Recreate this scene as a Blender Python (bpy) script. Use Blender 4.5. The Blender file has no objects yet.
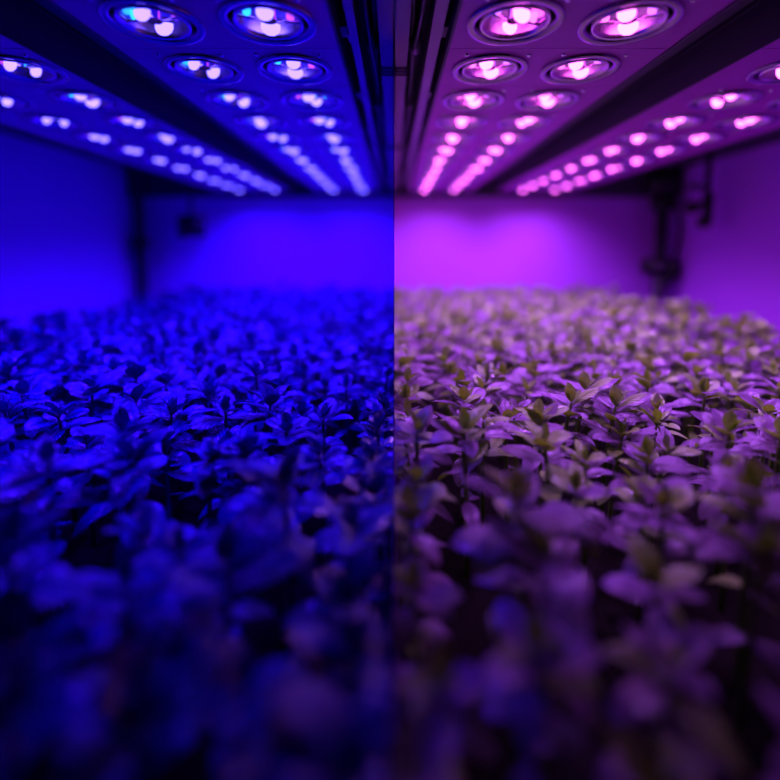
import bpy, bmesh, math, random
from mathutils import Vector, Matrix
random.seed(7)
PI = math.pi
C = bpy.context.scene.collection
sc = bpy.context.scene
ZC = 1.20            # camera height above the floor
LH = ZC + 0.25       # underside of the lamp panels
SOIL = ZC - 0.345    # soil surface
CEIL = ZC + 0.36
DB = 2.18            # distance of the back wall
XW = 1.24; XR = 1.33            # side walls
FOC = 0.56

# ------------------------------------------------------------------ helpers
def new_mat(name, base=(.5, .5, .5), rough=.5, metal=0., spec=.5, noise=0., nscale=20., bump=0., bscale=60.):
    m = bpy.data.materials.new(name); m.use_nodes = True
    nt = m.node_tree; b = nt.nodes['Principled BSDF']
    b.inputs['Base Color'].default_value = (*base, 1)
    b.inputs['Roughness'].default_value = rough
    b.inputs['Metallic'].default_value = metal
    b.inputs['Specular IOR Level'].default_value = spec
    tc = nt.nodes.new('ShaderNodeTexCoord')
    if noise > 0:
        n = nt.nodes.new('ShaderNodeTexNoise'); n.inputs['Scale'].default_value = nscale
        n.inputs['Detail'].default_value = 4
        nt.links.new(tc.outputs['Object'], n.inputs['Vector'])
        r = nt.nodes.new('ShaderNodeMix'); r.data_type = 'RGBA'
        r.inputs[6].default_value = (*[c * (1 - noise) for c in base], 1)
        r.inputs[7].default_value = (*[min(1, c * (1 + noise)) for c in base], 1)
        nt.links.new(n.outputs['Fac'], r.inputs[0])
        nt.links.new(r.outputs[2], b.inputs['Base Color'])
    if bump > 0:
        n2 = nt.nodes.new('ShaderNodeTexNoise'); n2.inputs['Scale'].default_value = bscale
        nt.links.new(tc.outputs['Object'], n2.inputs['Vector'])
        bp = nt.nodes.new('ShaderNodeBump'); bp.inputs['Strength'].default_value = bump
        bp.inputs['Distance'].default_value = .002
        nt.links.new(n2.outputs['Fac'], bp.inputs['Height'])
        nt.links.new(bp.outputs['Normal'], b.inputs['Normal'])
    return m

def emit_mat(name, col, strength):
    m = bpy.data.materials.new(name); m.use_nodes = True
    nt = m.node_tree; nt.nodes.clear()
    e = nt.nodes.new('ShaderNodeEmission'); o = nt.nodes.new('ShaderNodeOutputMaterial')
    e.inputs['Color'].default_value = (*col, 1); e.inputs['Strength'].default_value = strength
    nt.links.new(e.outputs[0], o.inputs['Surface'])
    return m

def leaf_mat(name, top, vein, under, trans, rough, spec, tw=.35):
    m = bpy.data.materials.new(name); m.use_nodes = True
    nt = m.node_tree; L = nt.links; N = nt.nodes
    b = N['Principled BSDF']; out = N['Material Output']
    uv = N.new('ShaderNodeUVMap'); uv.uv_map = 'UVMap'
    sp = N.new('ShaderNodeSeparateXYZ'); L.new(uv.outputs[0], sp.inputs[0])
    def math_(op, a, bb=None, c=None):
        n = N.new('ShaderNodeMath'); n.operation = op
        for i, v in enumerate((a, bb, c)):
            if v is None: continue
            if isinstance(v, (int, float)): n.inputs[i].default_value = v
            else: L.new(v, n.inputs[i])
        return n.outputs[0]
    knd = math_('FLOOR', sp.outputs[0]); uu = math_('FRACT', sp.outputs[0])
    av = math_('ABSOLUTE', sp.outputs[1])                 # distance from midrib
    ph = math_('MULTIPLY_ADD', av, -.38, uu)   # arched side veins
    sn = math_('SINE', math_('MULTIPLY', ph, 40.))
    sv = math_('POWER', math_('MULTIPLY_ADD', sn, .5, .5), 4.)
    mid = math_('POWER', math_('SUBTRACT', 1., math_('MINIMUM', math_('MULTIPLY', av, 5.), 1.)), 2.)
    vv = math_('MAXIMUM', math_('MULTIPLY', sv, .55), mid)
    ns = N.new('ShaderNodeTexNoise'); ns.inputs['Scale'].default_value = 60
    tc = N.new('ShaderNodeTexCoord'); L.new(tc.outputs['Object'], ns.inputs['Vector'])
    mx = N.new('ShaderNodeMix'); mx.data_type = 'RGBA'
    mx.inputs[6].default_value = (*top, 1); mx.inputs[7].default_value = (*vein, 1)
    L.new(math_('MULTIPLY', vv, .6), mx.inputs[0])
    oi = N.new('ShaderNodeObjectInfo')
    hs = N.new('ShaderNodeHueSaturation')
    ge = N.new('ShaderNodeNewGeometry'); mu = N.new('ShaderNodeMix'); mu.data_type = 'RGBA'
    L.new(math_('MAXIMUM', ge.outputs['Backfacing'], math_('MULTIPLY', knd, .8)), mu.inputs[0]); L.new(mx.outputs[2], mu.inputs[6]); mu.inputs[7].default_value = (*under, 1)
    L.new(mu.outputs[2], hs.inputs['Color'])
    L.new(math_('ADD', math_('MULTIPLY_ADD', oi.outputs['Random'], .35, .55), math_('MULTIPLY', ns.outputs['Fac'], .5)), hs.inputs['Value'])
    L.new(hs.outputs[0], b.inputs['Base Color'])
    n3 = N.new('ShaderNodeTexNoise'); n3.inputs['Scale'].default_value = 35; L.new(tc.outputs['Object'], n3.inputs['Vector'])
    mr = N.new('ShaderNodeMapRange'); mr.inputs[1].default_value = .35; mr.inputs[2].default_value = .65
    mr.inputs[3].default_value = rough - .14; mr.inputs[4].default_value = rough + .16
    L.new(n3.outputs['Fac'], mr.inputs[0]); L.new(mr.outputs[0], b.inputs['Roughness'])
    b.inputs['Specular IOR Level'].default_value = spec
    bp = N.new('ShaderNodeBump'); bp.inputs['Strength'].default_value = .9; bp.inputs['Distance'].default_value = .0012
    hgt = math_('ADD', math_('MULTIPLY', vv, -1.), math_('MULTIPLY', ns.outputs['Fac'], .7))
    L.new(hgt, bp.inputs['Height']); L.new(bp.outputs[0], b.inputs['Normal'])
    t = N.new('ShaderNodeBsdfTranslucent'); t.inputs['Color'].default_value = (*trans, 1)
    ms = N.new('ShaderNodeMixShader'); ms.inputs[0].default_value = tw
    L.new(b.outputs[0], ms.inputs[1]); L.new(t.outputs[0], ms.inputs[2]); L.new(ms.outputs[0], out.inputs['Surface'])
    return m

def obj(name, bm, mat, parent=None, smooth=True, loc=None):
    me = bpy.data.meshes.new(name)
    if not isinstance(mat, (list, tuple)): mat = [mat]
    for m in mat: me.materials.append(m)
    bm.to_mesh(me); bm.free()
    if smooth:
        for p in me.polygons: p.use_smooth = True
    o = bpy.data.objects.new(name, me); C.objects.link(o)
    if parent: o.parent = parent
    if loc: o.location = loc
    return o

def thing(name, label, cat, loc=(0, 0, 0), group=None, rotz=0):
    o = bpy.data.objects.new(name, None); C.objects.link(o); o.empty_display_size = .05
    o.location = loc; o.rotation_euler = (0, 0, rotz)
    o['label'] = label; o['category'] = cat
    if group: o['group'] = group
    return o

def struct(name, bm, m):
    o = obj(name, bm, m, smooth=False); o['kind'] = 'structure'; return o

def box(bm, x0, x1, y0, y1, z0, z1, bev=0.):
    x0, x1 = min(x0, x1), max(x0, x1)
    r = bmesh.ops.create_cube(bm, size=1)
    for v in r['verts']:
        v.co = Vector(((x0 + x1) / 2 + v.co.x * (x1 - x0), (y0 + y1) / 2 + v.co.y * (y1 - y0), (z0 + z1) / 2 + v.co.z * (z1 - z0)))
    if bev > 0:
        es = {e for v in r['verts'] for e in v.link_edges}
        bmesh.ops.bevel(bm, geom=list(es), offset=bev, segments=2, affect='EDGES')

def tube(bm, pts, r, n=10, caps=True):
    pts = [Vector(p) for p in pts]; rings = []
    rr = r if isinstance(r, (list, tuple)) else [r] * len(pts)
    for i, p in enumerate(pts):
        t = (pts[min(i + 1, len(pts) - 1)] - pts[max(i - 1, 0)]).normalized()
        a = Vector((1, 0, 0)) if abs(t.x) < .8 else Vector((0, 1, 0))
        u = t.cross(a).normalized(); w = t.cross(u)
        rings.append([bm.verts.new(p + (u * math.cos(2 * PI * k / n) + w * math.sin(2 * PI * k / n)) * rr[i]) for k in range(n)])
    for a, b in zip(rings, rings[1:]):
        for k in range(n):
            bm.faces.new((a[k], a[(k + 1) % n], b[(k + 1) % n], b[k]))
    if caps:
        bm.faces.new(rings[0][::-1]); bm.faces.new(rings[-1])

def lathe(bm, prof, n=36, cx=0, cy=0, close=False, mi=0):
    rings = []
    for r, z in prof:
        if r < 1e-6: rings.append([bm.verts.new((cx, cy, z))])
        else: rings.append([bm.verts.new((cx + r * math.cos(2 * PI * k / n), cy + r * math.sin(2 * PI * k / n), z)) for k in range(n)])
    if close: rings.append(rings[0])
    for a, b in zip(rings, rings[1:]):
        for k in range(n):
            k2 = (k + 1) % n
            if len(a) == 1 and len(b) == 1: continue
            if len(a) == 1: f = bm.faces.new((a[0], b[k2], b[k]))
            elif len(b) == 1: f = bm.faces.new((a[k], a[k2], b[0]))
            else: f = bm.faces.new((a[k], a[k2], b[k2], b[k]))
            f.material_index = mi

# ------------------------------------------------------------------ materials
M = {}
M['wall'] = new_mat('lilac_wall_paint', (.62, .13, .88), .55, noise=.04, nscale=3, bump=.15, bscale=90)
M['ceiling'] = new_mat('dark_ceiling_panel', (.05, .045, .06), .7, noise=.15, nscale=6)
M['floor'] = new_mat('grey_floor', (.16, .16, .17), .6, noise=.15, nscale=8)
M['mirror'] = new_mat('added_divider_mirror', (.97, .97, .97), .0, metal=1.)
M['panel'] = new_mat('panel_enamel', (.52, .025, .50), .42, metal=.0, noise=.03, nscale=12)
M['housing'] = new_mat('lamp_housing', (.07, .05, .08), .5)
M['ring'] = new_mat('trim_ring_metal', (.40, .28, .44), .2, metal=1.)
M['recess'] = new_mat('dark_recess', (.04, .03, .05), .35)
M['chrome'] = new_mat('reflector_chrome', (.9, .70, .92), .22, metal=1.)
M['rail'] = new_mat('aluminium_rail', (.28, .2, .3), .35, metal=.4)
M['black'] = new_mat('black_plastic', (.012, .011, .014), .45)
M['post'] = new_mat('dark_steel_post', (.05, .04, .06), .45, metal=.3)
M['trunk'] = new_mat('cable_trunking', (.22, .14, .24), .4)
M['soil'] = new_mat('dark_soil', (.012, .009, .007), .95, spec=.08, noise=.4, nscale=120, bump=.6, bscale=200)
M['tray'] = new_mat('black_tray', (.02, .02, .022), .6, spec=.2)
M['screw'] = new_mat('screw_head', (.9, .9, .9), .2, metal=1.)
M['leaf_b'] = leaf_mat('leaf_blue_light_tint', (.015, .025, .40), (.01, .02, .14), (.012, .03, .22), (.012, .03, .14), .26, .9, .12)  # blue lamp light painted into the leaf colour
M['leaf_p'] = leaf_mat('olive_leaf_lilac_sheen', (.29, .12, .32), (.08, .12, .05), (.30, .62, .025), (.34, .62, .02), .30, 1., .22)  # olive leaf; lilac lamp sheen painted into its top colour
M['stem_b'] = new_mat('stem_blue_light_tint', (.02, .04, .18), .5)  # stem colour carries the blue lamp light too
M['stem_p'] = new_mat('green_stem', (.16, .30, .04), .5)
M['led_b'] = emit_mat('blue_led', (.14, .09, 1.), 6)
M['led_b2'] = emit_mat('cyan_led', (.02, .35, 1.), 2.5); M['led_b3'] = emit_mat('magenta_led', (.35, .04, 1.), 2.5)
M['led_p2'] = emit_mat('pink_led', (1., .12, .8), 3); M['led_p3'] = emit_mat('purple_led', (.5, .1, 1.), 3)
M['led_p'] = emit_mat('violet_led', (1., .12, .92), 6.5)
BLUE = (.036, .001, 1.); PURP = (.46, .14, 1.)

# ------------------------------------------------------------------ setting
bm = bmesh.new(); box(bm, -XW - .1, XR + .1, -.4, DB + .1, -.05, 0); struct('floor', bm, M['floor'])
bm = bmesh.new(); box(bm, -XW - .1, XR + .1, -.4, DB + .1, CEIL, CEIL + .05); struct('ceiling', bm, M['ceiling'])
bm = bmesh.new(); box(bm, -XW, XR, DB, DB + .05, 0, CEIL); struct('wall_back', bm, M['wall'])
bm = bmesh.new(); box(bm, -XW - .05, -XW, -.4, DB + .05, 0, CEIL); struct('wall_left', bm, M['wall'])
bm = bmesh.new(); box(bm, XR, XR + .05, -.4, DB + .05, 0, CEIL); struct('wall_right', bm, M['wall'])
# beam that runs along the top of the back wall
bm = bmesh.new(); box(bm, -XW, XR, DB - .05, DB, ZC + .235, CEIL); struct('trim_1', bm, M['ceiling'])

# added mirror divider keeping blue and purple light apart, cut clear of the view
c5, s5 = math.cos(math.radians(5)), math.sin(math.radians(5))
def fd(z): return (FOC + z * s5) / c5
pts = [(-.02, -1.2), (DB, -1.2), (DB, .36), (-.02, .36), (-.02, .05), (fd(.32), .325), (fd(-.235), -.235), (.15, -.235), (.05, -.12), (-.02, -.08)]
bm = bmesh.new(); T = .0004
va = [bm.verts.new((-T, y, ZC + z)) for y, z in pts]; vb = [bm.verts.new((T, y, ZC + z)) for y, z in pts]
bm.faces.new(va); bm.faces.new(vb[::-1])
for i in range(len(pts)):
    j = (i + 1) % len(pts); bm.faces.new((va[j], va[i], vb[i], vb[j]))
bmesh.ops.recalc_face_normals(bm, faces=bm.faces)
struct('added_light_divider', bm, M['mirror'])

# ------------------------------------------------------------------ lamp fixtures
PITCH = .134; ROW0 = .527; NROW = 12; I0 = -1
def cell(bm, x0, x1, y0, y1, cx, cy, r, z):
    ang = [2 * PI * k / 32 for k in range(32)]
    for X, Y in ((x0, y0), (x0, y1), (x1, y0), (x1, y1)): ang.append(math.atan2(Y - cy, X - cx) % (2 * PI))
    ang = sorted(ang); ri, ro = [], []
    for a in ang:
        c, s = math.cos(a), math.sin(a); ts = []
        if c > 1e-9: ts.append((x1 - cx) / c)
        if c < -1e-9: ts.append((x0 - cx) / c)
        if s > 1e-9: ts.append((y1 - cy) / s)
        if s < -1e-9: ts.append((y0 - cy) / s)
        t = min(ts)
        ri.append(bm.verts.new((cx + r * c, cy + r * s, z))); ro.append(bm.verts.new((cx + t * c, cy + t * s, z)))
    up = [bm.verts.new((v.co.x, v.co.y, z + .003)) for v in ro]
    n = len(ang)
    for k in range(n):
        j = (k + 1) % n
        bm.faces.new((ri[k], ri[j], ro[j], ro[k])); bm.faces.new((ro[k], ro[j], up[j], up[k]))

lamp_protos = {}
def make_lamp(led):
    """one lamp around its own origin: trim ring with recess (part) > reflector, led"""
    bm = bmesh.new()
    lathe(bm, [(.0535, .0005), (.0535, -.0025), (.0515, -.0036), (.0460, -.0036), (.0425, -.0010), (.0425, .012), (.0425, .022)], 40, mi=0)
    lathe(bm, [(.0425, .021), (.0350, .024), (.0, .030)], 40, mi=1)
    ring = obj('lamp', bm, [M['ring'], M['recess']])
    bm = bmesh.new()
    # chrome bezel and faceted bowl
    lathe(bm, [(.0385, .010), (.0385, -.0020), (.0372, -.0034), (.0350, -.0015), (.0335, .003), (.0305, .0085), (.0260, .0135), (.0200, .0175), (.0130, .0195), (.0, .0200)], 28)
    # spider arms over the bowl
    box(bm, -.0335, -.010, -.0012, .0012, .002, .0045); box(bm, .010, .0335, -.0012, .0012, .002, .0045)
    lathe(bm, [(.0085, .0015), (.0085, .0195)], 16)
    refl = obj('reflector', bm, M['chrome'], ring)
    bm = bmesh.new()
    def bar(cx, cy, cz, rx, ry, rz, mi):
        n0 = len(bm.verts); lathe(bm, [(.0, -1.), (.45, -.88), (.8, -.55), (1., 0.), (1., .6)], 16, mi=mi)
        bm.verts.ensure_lookup_table()
        for v in bm.verts[n0:]: v.co = Vector((cx + v.co.x * rx, cy + v.co.y * ry, cz + v.co.z * rz))
    bar(-.004, -.0150, .0010, .0095, .0046, .0070, 0)      # the two long modules
    bar(.002, .0150, .0000, .0110, .0048, .0080, 0)
    bar(-.0235, .001, .0085, .0045, .0060, .006, 1)
    bar(.0235, .002, .0085, .0045, .0055, .006, 2)
    lz = obj('led', bm, [led, M['led_b2' if led is M['led_b'] else 'led_p2'], M['led_b3' if led is M['led_b'] else 'led_p3']], ring)
    out = [ring, refl, lz]
    for dx, dy in ((-.040, -.049), (.042, -.047)):
        bm = bmesh.new(); lathe(bm, [(.0, -.0022), (.0022, -.0020), (.0034, -.0008), (.0036, .0005)], 10)
        out.append(obj('screw', bm, M['screw'], ring, loc=(dx, dy, 0)))
    return out

screw_bm = None
def fixture(side, x0, x1, lamps, label, led, col, power):
    t = thing('light_fixture', label, 'grow light', (side * (x0 + x1) / 2, 0, LH), 'lamp fixtures on the ceiling')
    cxm = side * (x0 + x1) / 2
    bm = bmesh.new()
    ya = ROW0 + (I0 - .5) * PITCH
    xm = (lamps[0] + lamps[1]) / 2
    for i in range(I0, NROW):
        cy = ROW0 + i * PITCH; y0, y1 = cy - PITCH / 2 + .0006, cy + PITCH / 2 - .0006
        for j, lx in enumerate(lamps):
            a, b = (x0, xm) if j == 0 else (xm, x1)
            A, B = sorted((side * a - cxm, side * b - cxm))
            cell(bm, A, B, y0, y1, side * lx - cxm, cy, .0525, 0)
    bmesh.ops.recalc_face_normals(bm, faces=bm.faces)
    obj('panel', bm, M['panel'], t, smooth=False)
    yb = ROW0 + (NROW - .5) * PITCH
    w = (x1 - x0) / 2
    bm = bmesh.new()
    box(bm, -w, w, ya, yb, .034, .06)
    box(bm, -w - .003, -w, ya, yb, -.002, .06); box(bm, w, w + .003, ya, yb, -.002, .06)
    box(bm, -w - .003, w + .003, yb, yb + .003, -.002, .06); box(bm, -w - .003, w + .003, ya - .003, ya, -.002, .06)
    obj('housing', bm, M['housing'], t, smooth=False)
    # suspension rods up to the ceiling
    for yy in (.55, 1.3, 2.0):
        for s in (-1, 1):
            bm = bmesh.new(); tube(bm, [(s * w * .7, yy, .058), (s * w * .7, yy, CEIL - LH + .002)], .004, 8)
            obj('hanger_rod', bm, M['post'], t)
    if led.name not in lamp_protos:
        lamp_protos[led.name] = make_lamp(led); first = True
    else: first = False
    proto = lamp_protos[led.name]
    for i in range(I0, NROW):
        for lx in lamps:
            if first: grp = proto; first = False
            else:
                grp = [o.copy() for o in proto]
                for o in grp: C.objects.link(o)
                for o in grp[1:]: o.parent = grp[0]
            ring, refl, lz = grp[:3]; tw_ = random.choice((0, PI)) + random.uniform(-.4, .4)
            refl.rotation_euler = lz.rotation_euler = (0, 0, tw_)
            ring.parent = t; ring.location = (side * lx - cxm, ROW0 + i * PITCH, 0)
            near = ROW0 + i * PITCH < FOC + .12
            ld = bpy.data.lights.new('lamp_light', 'SPOT'); ld.color = col
            ld.shadow_soft_size = .018
            ld.spot_size = math.radians(39 if (near and lx < .2) else ((60 if lx < .4 else 76) if near else 150)); ld.spot_blend = .9
            ld.energy = power * (1.0 if i < 0 else 1.3 if i == 0 else 1) * (1.25 if x0 > .4 else 1)
            lo = bpy.data.objects.new('lamp_light', ld); C.objects.link(lo)
            lo.parent = t; lo.location = (side * lx - cxm, ROW0 + i * PITCH, -.006)
PB, PP = 4.8, 3.0
fixture(-1, .070, .350, (.140, .268), 'blue-lit lamp panel beside the middle rails, inner one of the blue pair', M['led_b'], BLUE, PB)
fixture(-1, .462, .800, (.525, .68), 'blue-lit lamp panel near the left wall, outer one of the blue pair', M['led_b'], BLUE, PB)
fixture(1, .070, .348, (.135, .262), 'purple-lit lamp panel beside the middle rails, inner one of the purple pair', M['led_p'], PURP, PP)
fixture(1, .462, .812, (.565, .705), 'purple-lit lamp panel near the right wall, outer one of the purple pair', M['led_p'], PURP, PP)

# ------------------------------------------------------------------ rails, brackets, cables by the partition
for s, word in ((-1, 'blue'), (1, 'purple')):
    t = thing('mounting_rail', 'pale metal rail with cross brackets along the %s inner lamp panel' % word, 'rail', (s * .05, 0, LH), 'rails beside the inner lamp panels')
    bm = bmesh.new(); box(bm, -.005, .005, .2, 2.12, .012, .050, .001)
    box(bm, -.005, .009 if s > 0 else .005, .2, 2.12, .0105, .013)
    obj('rail', bm, M['rail'], t, smooth=False)
    for k in range(8):
        y = .34 + k * .24
        bm = bmesh.new(); box(bm, s * .005, s * .0185, y, y + .03, .020, .040, .001)
        box(bm, s * .005, s * .008, y + .003, y + .027, .012, .046, .0005)
        obj('bracket', bm, M['rail'], t, smooth=False)
    for yy in (.3, 1.2, 2.05):
        bm = bmesh.new(); tube(bm, [(0, yy, .049), (0, yy, CEIL - LH + .002)], .003, 8); obj('hanger_rod', bm, M['post'], t)
    # trunking against the partition
    t = thing('cable_trunking', 'upright cable trunking against the divider on the %s side' % word, 'trunking', (s * .0098, 0, LH), 'trunking along the divider')
    bm = bmesh.new(); box(bm, -.0085, .0085, .30, 2.12, .004, CEIL - LH, .0015); obj('duct', bm, M['trunk'], t, smooth=False)
    for k in range(3):
        y = .665 + k * .012
        for q in (0, .5, .95):
            bm = bmesh.new(); box(bm, -.0095 if s < 0 else -.0088, .0088 if s < 0 else .0095, y + q, y + q + .004, .002, .06, .0008); obj('strap', bm, M['black'], t)
    for k, (dx, z, r) in enumerate(((.026, .030, .0035), (.032, .042, .003), (.030, .018, .0025))):
        pp = []
        for i in range(60):
            y = .25 + i * (1.85 / 59)
            pp.append((s * (dx + .003 * math.sin(y * 9 + k * 2)), y, LH + z + .006 * math.sin(y * 14 + k * 1.7 + s)))
        bm = bmesh.new(); tube(bm, pp, r, 8)
        o = obj('cable', bm, M['black']); o['category'] = 'cable'
        o['label'] = ('thickest', 'upper', 'thinnest, lowest')[k] + ' black cable strung between rail and trunking on the %s side' % word
        o['group'] = 'cables beside the divider'
    for k, (y, zz) in enumerate(((.62, .02), (.86, .012), (1.2, .016), (1.6, .012), (2.05, -.01))):
        bm = bmesh.new(); box(bm, s * .021, s * .037, y, y + .045, LH + zz, LH + zz + .035, .003)
        tube(bm, [(s * .029, y + .02, LH + zz + .03), (s * .029, y + .02, CEIL + .001)], .003, 8)
        tube(bm, [(s * .029, y + .01, LH + zz + .002), (s * .027, y, LH + zz - .006), (s * .027, y - .02, LH + zz), (s * .028, y - .03, LH + zz + .02)], .002, 6)
        o = obj('junction_box', bm, M['black']); o['category'] = 'junction box'
        o['label'] = 'small black junction box on the cable run, %s from the front, %s side' % (('first', 'second', 'third', 'fourth', 'last')[k], word)
        o['group'] = 'junction boxes beside the divider'
    # dark service beam between the two lamp panels
    o = None
    t = thing('ceiling_beam', 'dark beam between the two %s lamp panels' % word, 'beam', (s * .405, 0, LH), 'dark beams between lamp panels')
    bm = bmesh.new(); box(bm, -.030, .030, .15, 2.12, .045, CEIL - LH, .002); obj('beam', bm, M['housing'], t, smooth=False)
    bm = bmesh.new(); box(bm, -.034, -.030, .15, 2.12, .040, .055, .001); box(bm, .030, .034, .15, 2.12, .040, .055, .001); obj('lip', bm, M['post'], t, smooth=False)
    # outer conduit
    t = thing('conduit', 'dark conduit pipe under the ceiling outside the outer %s lamp panel' % word, 'pipe', (s * .95, 0, LH + .05), 'conduits under the ceiling')
    bm = bmesh.new(); tube(bm, [(0, .15, 0), (0, 2.12, 0)], .012, 14); obj('pipe', bm, M['post'], t)
    for yy in (.5, .95, 1.4, 1.85):
        bm = bmesh.new(); box(bm, -.016, .016, yy, yy + .02, -.014, CEIL - LH - .05, .001); obj('clip', bm, M['post'], t, smooth=False)

# ------------------------------------------------------------------ beds
for s, word in ((-1, 'blue'), (1, 'purple')):
    t = thing('growing_bed', 'black raised growing bed filled with seedlings under the %s lamps' % word, 'plant bed', (0, 0, 0), 'raised beds')
    x0, x1 = .006, 1.0
    bm = bmesh.new()
    y0, y1 = .05, 2.12; zb = SOIL - .06; zt = SOIL + .015; th = .012
    box(bm, s * x0, s * x1, y0, y1, zb - .01, zb)
    box(bm, s * x0, s * (x0 + th), y0, y1, zb, zt, .001); box(bm, s * (x1 - th), s * x1, y0, y1, zb, zt, .001)
    box(bm, s * (x0 + th), s * (x1 - th), y0, y0 + th, zb, zt, .001); box(bm, s * (x0 + th), s * (x1 - th), y1 - th, y1, zb, zt, .001)
    obj('tray', bm, M['tray'], t, smooth=False)
    bm = bmesh.new(); n = 40
    g = [[bm.verts.new((s * (x0 + th + (x1 - x0 - 2 * th) * i / n), y0 + th + (y1 - y0 - 2 * th) * j / n, SOIL + random.uniform(-.003, .002))) for j in range(n + 1)] for i in range(n + 1)]
    for i in range(n):
        for j in range(n): bm.faces.new((g[i][j], g[i + 1][j], g[i + 1][j + 1], g[i][j + 1]))
    bmesh.ops.recalc_face_normals(bm, faces=bm.faces)
    obj('soil', bm, M['soil'], t)
    for lx in (.06, .94):
        for ly in (.1, 1.1, 2.05):
            bm = bmesh.new(); box(bm, s * (lx - .02), s * (lx + .02), ly - .02, ly + .02, 0, zb - .009, .002); obj('leg', bm, M['post'], t, smooth=False)

# ------------------------------------------------------------------ plants
def leaf(bm, uvl, base, az, el, length, width, droop, fold, twist, nu=7, nv=4, kind=0.):
    """oval leaf with petiole, folded on its midrib, arching down"""
    rot = Matrix.Rotation(az, 3, 'Z')
    pet = length * .16
    p = Vector((0, 0, 0)); a = el; pts = []
    steps = nu
    for i in range(steps + 1):
        u = i / steps; pts.append((p.copy(), a, u))
        st = (length / steps) if i > 0 else pet + length / steps * .4
        p = p + Vector((math.cos(a), 0, math.sin(a))) * st
        a = el - droop * ((u + 1. / steps) ** 1.3)
    rows = []
    for i, (q, a, u) in enumerate(pts):
        w = width * (math.sin(PI * min(1, u ** .85)) ** .62) * .5 if 0 < u < 1 else (width * .05)
        nrm = Vector((-math.sin(a), 0, math.cos(a))); row = []
        for j in range(nv + 1):
            v = (j / nv - .5) * 2
            up = abs(v) * w * fold - (abs(v) ** 3) * w * .25 + w * .05 * math.sin(u * 11 + v * 3)
            off = Vector((0, v * w, 0)) * math.cos(twist * u) + nrm * (up + v * w * math.sin(twist * u))
            row.append((bm.verts.new(base + rot @ (q + off)), u, v))
        rows.append(row)
    for r0, r1 in zip(rows, rows[1:]):
        for j in range(nv):
            q = (r0[j], r1[j], r1[j + 1], r0[j + 1])
            f = bm.faces.new([x[0] for x in q]); f.smooth = True
            for lp, x in zip(f.loops, q): lp[uvl].uv = (x[1] * .96 + .02 + kind, x[2])

def plant_meshes(h, rnd, broad=1., low=False):
    """foliage bmesh and stem bmesh, origin at soil"""
    fb = bmesh.new(); uvl = fb.loops.layers.uv.new('UVMap')
    lean = Vector((rnd.uniform(-.012, .012), rnd.uniform(-.012, .012), h))
    def at(f): return Vector((lean.x * f * f, lean.y * f * f, h * f))
    az = rnd.uniform(0, PI)
    nodes = [(.995, .019, 1.05, 3, .5), (.97, .029, .66, 3, .7), (.93, .035, .34, 3, .8), (.86, .037, .14, 3, .9), (.72, .037, .0, 2, .9), (.52, .033, -.1, 2, .9)]
    if low: nodes = nodes[:5]
    for f, L, el, cnt, dr in nodes:
        az += 2.4 if cnt == 3 else PI / 2 + rnd.uniform(-.3, .3)
        for k in range(cnt):
            if rnd.random() < .06: continue
            ln = L * rnd.uniform(.82, 1.2)
            kind = 1. if rnd.random() < (.75 if f > .99 else .5 if f > .96 else .28) else 0.
            if rnd.random() < .12: el = el + .45
            leaf(fb, uvl, at(f), az + k * 2 * PI / cnt + rnd.uniform(-.3, .3), el + rnd.uniform(-.28, .28), ln,
                 ln * .53 * broad * rnd.uniform(.85, 1.15), dr * rnd.uniform(.5, 1.15), rnd.uniform(.15, .5), rnd.uniform(-.6, .6),
                 6 if low else 7, 2 if low else 4, kind)
    sb = bmesh.new()
    tube(sb, [at(f) - (Vector((0, 0, .006)) if f == 0 else Vector()) for f in (0, .25, .5, .75, .9, .99)], [.0030, .0027, .0024, .0022, .0019, .0011], 7)
    return fb, sb

NV = 9
variants = {}
def make_variants(s):
    rnd = random.Random(30 + s); out = []
    for i in range(NV):
        fb, sb = plant_meshes(.138, rnd, 1.12 if s < 0 else 1.0)
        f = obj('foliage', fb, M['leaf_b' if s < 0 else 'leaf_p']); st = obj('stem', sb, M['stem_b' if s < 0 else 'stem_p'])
        out.append((f, st))
    return out

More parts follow.
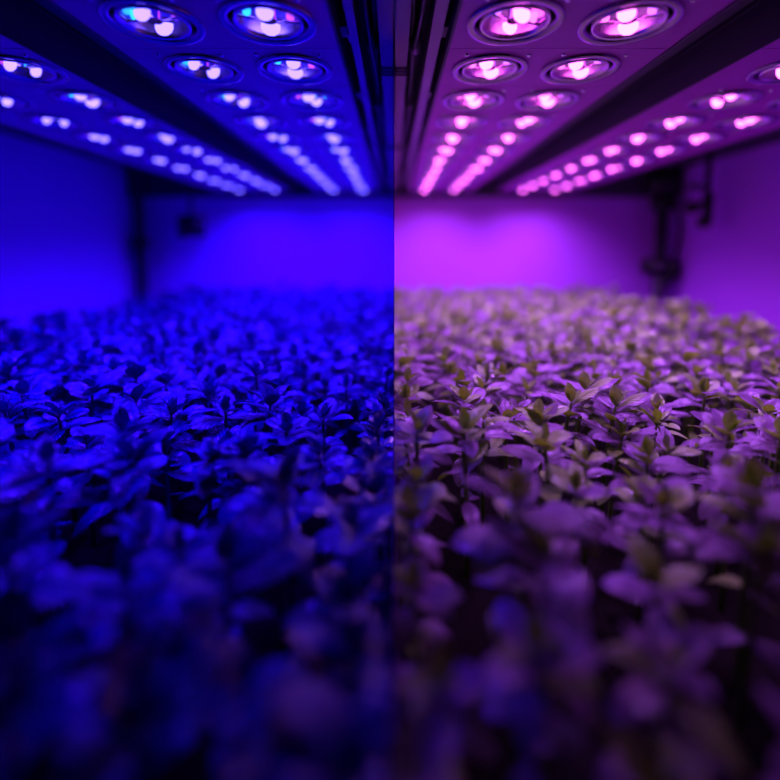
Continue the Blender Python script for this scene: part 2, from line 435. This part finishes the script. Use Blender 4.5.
def trim(c, t, s):
    # leaves end at the plane of the added divider
    mw = Matrix.LocRotScale(t.location, t.rotation_euler, t.scale); inv = mw.inverted()
    me = c.data.copy(); c.data = me; b = bmesh.new(); b.from_mesh(me)
    for v in b.verts: v.co = mw @ v.co
    bmesh.ops.bisect_plane(b, geom=b.verts[:] + b.edges[:] + b.faces[:], plane_co=(s * .0008, 0, 0), plane_no=(s, 0, 0), clear_inner=True)
    for v in b.verts: v.co = inv @ v.co
    b.to_mesh(me); b.free()
SP = .062
REG = ((.40, 'front', 'out-of-focus leafy seedling in the front of the %s-lit bed'),
       (.78, 'middle', 'sharp leafy seedling in the middle of the %s-lit bed'),
       (9., 'rear', 'softly blurred leafy seedling behind the sharp ones in the %s-lit bed'))
for s, word in ((-1, 'blue'), (1, 'purple')):
    rnd = random.Random(101 + s)
    spots = []
    ny = int(2.0 / (SP * .87)); 
    for j in range(ny):
        y = .115 + j * SP * .87
        for i in range(16):
            x = .022 + (i + (.5 if j % 2 else 0)) * SP
            if x > .965: continue
            xx = x + rnd.uniform(-.016, .016); yy = min(2.05, y + rnd.uniform(-.016, .016))
            xx = max(.012, xx)
            if i == 0: xx = rnd.uniform(.010, .026)
            if xx > .90 * yy + .12: continue        # outside the frame
            if yy < .40 and abs(xx) > .05 and rnd.random() < .10: continue
            spots.append((yy + .15 * xx, s * xx, yy))
    spots.sort()
    near, far = spots[:165], spots[165:]
    vs = make_variants(s); used = set()
    for n, (_, x, y) in enumerate(near):
        k = rnd.randrange(NV)
        reg = next(r for r in REG if y < r[0])
        t = thing('seedling', reg[2] % word, 'plant', (x, y, SOIL), '%s seedlings under the %s lamps' % (reg[1], word), rnd.uniform(0, 2 * PI))
        sc_ = rnd.uniform(.88, 1.14)
        if y < .38: sc_ = rnd.uniform(1.16, 1.28) if (n % 5 == 0 and y > .24) else rnd.uniform(.80, 1.04)
        t.scale = (sc_ * rnd.uniform(.95, 1.1),) * 2 + (sc_,)
        for proto in vs[k]:
            if k in used: c = proto.copy(); C.objects.link(c)
            else: c = proto
            if abs(x) < .062 and c is proto: c = proto.copy(); C.objects.link(c)
            c.parent = t
            if abs(x) < .062: trim(c, t, s)
        if abs(x) >= .062: used.add(k)
    for k in range(NV):
        if k not in used:
            for o in vs[k]: bpy.data.objects.remove(o)
    # the hundreds of small ones further back: one mass
    lo = []
    for i in range(6): lo.append(plant_meshes(.138, rnd, 1.1, True))
    tt = thing('seedling_mass', 'dense mass of small distant seedlings at the back of the %s-lit bed' % word, 'plants', (0, 0, 0))
    tt['kind'] = 'stuff'
    for part, idx, mt in (('foliage', 0, 'leaf'), ('stem', 1, 'stem')):
        rr = random.Random(55 + s); V = []; F = []; U = []
        for _, x, y in far:
            k = rr.randrange(6); a = rr.uniform(0, 2 * PI); q = rr.uniform(.86, 1.16)
            if rr.random() < .06: q *= 1.10
            b = lo[k][idx]; b.verts.ensure_lookup_table(); b.verts.index_update(); o0 = len(V)
            ca, sa = math.cos(a) * q, math.sin(a) * q
            for v in b.verts: V.append((x + v.co.x * ca - v.co.y * sa, y + v.co.x * sa + v.co.y * ca, SOIL + v.co.z * q))
            ul = b.loops.layers.uv.active if idx == 0 else None
            for f in b.faces:
                F.append([o0 + v.index for v in f.verts])
                if ul:
                    for lp in f.loops: U.extend(lp[ul].uv)
        V = [(s * max(s * a_, .0008), b_, c_) for a_, b_, c_ in V]
        me = bpy.data.meshes.new(part); me.from_pydata(V, [], F)
        if idx == 0:
            uvl = me.uv_layers.new(name='UVMap'); uvl.data.foreach_set('uv', U)
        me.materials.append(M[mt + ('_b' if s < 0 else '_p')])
        me.polygons.foreach_set('use_smooth', [True] * len(me.polygons))
        o = bpy.data.objects.new(part, me); C.objects.link(o); o.parent = tt; o['kind'] = 'stuff'

# ------------------------------------------------------------------ posts and devices at the far corners
# blue side: slim post with a small box, and a hanging box
t = thing('corner_post', 'slim dark post in the far left corner under blue light', 'post', (-1.185, 2.11, 0))
bm = bmesh.new(); box(bm, -.020, .020, -.02, .02, 0, CEIL, .003); obj('post', bm, M['post'], t, smooth=False)
bm = bmesh.new(); box(bm, -.02, .055, -.05, -.018, ZC - .005, ZC + .045, .005); box(bm, -.012, .03, -.045, -.018, ZC - .05, ZC - .003, .004)
obj('switch_box', bm, M['black'], t)
bm = bmesh.new(); box(bm, -.03, .03, -.03, .03, CEIL - .04, CEIL, .003); obj('cap', bm, M['post'], t, smooth=False)
t = thing('hanging_sensor', 'black square sensor box hanging from a thin rod under blue light', 'sensor', (-.92, 2.06, ZC + .09))
bm = bmesh.new(); box(bm, -.058, .058, -.02, .02, -.045, .050, .006); obj('case', bm, M['black'], t)
bm = bmesh.new(); box(bm, -.05, -.022, -.024, -.018, -.052, -.02, .003); obj('probe', bm, M['black'], t)
bm = bmesh.new(); tube(bm, [(0, 0, .048), (0, 0, CEIL - ZC - .09)], .008, 10); obj('rod', bm, M['post'], t)
# purple side: thick post with clamps, hose, and the hooked device
t = thing('corner_post', 'thick dark post with clamp blocks in the far right corner under purple light', 'post', (1.245, 2.11, 0))
bm = bmesh.new(); tube(bm, [(.0, 0, 0), (0, 0, CEIL)], .028, 18); obj('post', bm, M['post'], t)
bm = bmesh.new(); box(bm, -.065, .065, -.035, .035, ZC + .235, CEIL, .005); box(bm, -.042, .042, -.034, .034, ZC + .17, ZC + .235, .006); obj('top_bracket', bm, M['black'], t)
bm = bmesh.new(); box(bm, -.075, .01, -.05, .04, ZC - .125, ZC - .055, .012); obj('clamp', bm, M['black'], t)
bm = bmesh.new(); tube(bm, [(-.03, -.054, ZC - .09), (-.03, -.048, ZC - .09)], .018, 16); obj('knob', bm, M['rail'], t)
bm = bmesh.new(); box(bm, .01, .066, -.06, .03, ZC - .145, ZC - .06, .01)
box(bm, .0, .04, -.05, .02, ZC - .175, ZC - .14, .006); obj('valve_block', bm, M['black'], t)
t = thing('hose', 'thin dark hose bowing beside the thick post under purple light', 'hose', (1.245, 2.07, ZC))
bm = bmesh.new()
tube(bm, [(.02, 0, .22), (.048, 0, .17), (.062, 0, .10), (.060, 0, .03), (.048, 0, -.03), (.045, 0, -.07)], .0085, 10); obj('tube', bm, M['black'], t)
t = thing('ceiling_camera', 'dark hooked device hanging beside the thick post under purple light', 'device', (1.18, 1.80, ZC))
K = .94
bm = bmesh.new(); box(bm, .048, .066, -.01, .01, .20, CEIL - ZC, .003); box(bm, -.02, .066, -.012, .012, .225, .245, .003); obj('arm', bm, M['black'], t)
bm = bmesh.new(); tube(bm, [(.0, -.015, .155), (0, .02, .155)], .024, 18); tube(bm, [(0, 0, .155), (.05, 0, .175)], .009, 8); obj('lens_head', bm, M['black'], t)
bm = bmesh.new(); box(bm, .045, .075, -.02, .02, .09, .215, .006); box(bm, .030, .068, -.024, .024, .075, .12, .006); obj('body', bm, M['black'], t)

# ------------------------------------------------------------------ camera
cd = bpy.data.cameras.new('camera'); cam = bpy.data.objects.new('camera', cd); C.objects.link(cam)
F = 450.
cd.sensor_width = 36; cd.sensor_fit = 'HORIZONTAL'; cd.lens = 36 * F / 780
cd.shift_x = -4 / 780; cd.shift_y = -104 / 780
cam.location = (0, 0, ZC); cam.rotation_euler = (math.radians(85), 0, 0)
cd.clip_start = .01
cd.dof.use_dof = True; cd.dof.focus_distance = FOC; cd.dof.aperture_fstop = cd.lens / 21.0
cd.dof.aperture_blades = 0
sc.camera = cam
w = bpy.data.worlds.new('world'); sc.world = w; w.use_nodes = True
w.node_tree.nodes['Background'].inputs[0].default_value = (0, 0, 0, 1)
sc.view_settings.view_transform = 'Standard'; sc.view_settings.look = 'None'
sc.view_settings.exposure = 0; sc.view_settings.gamma = 1
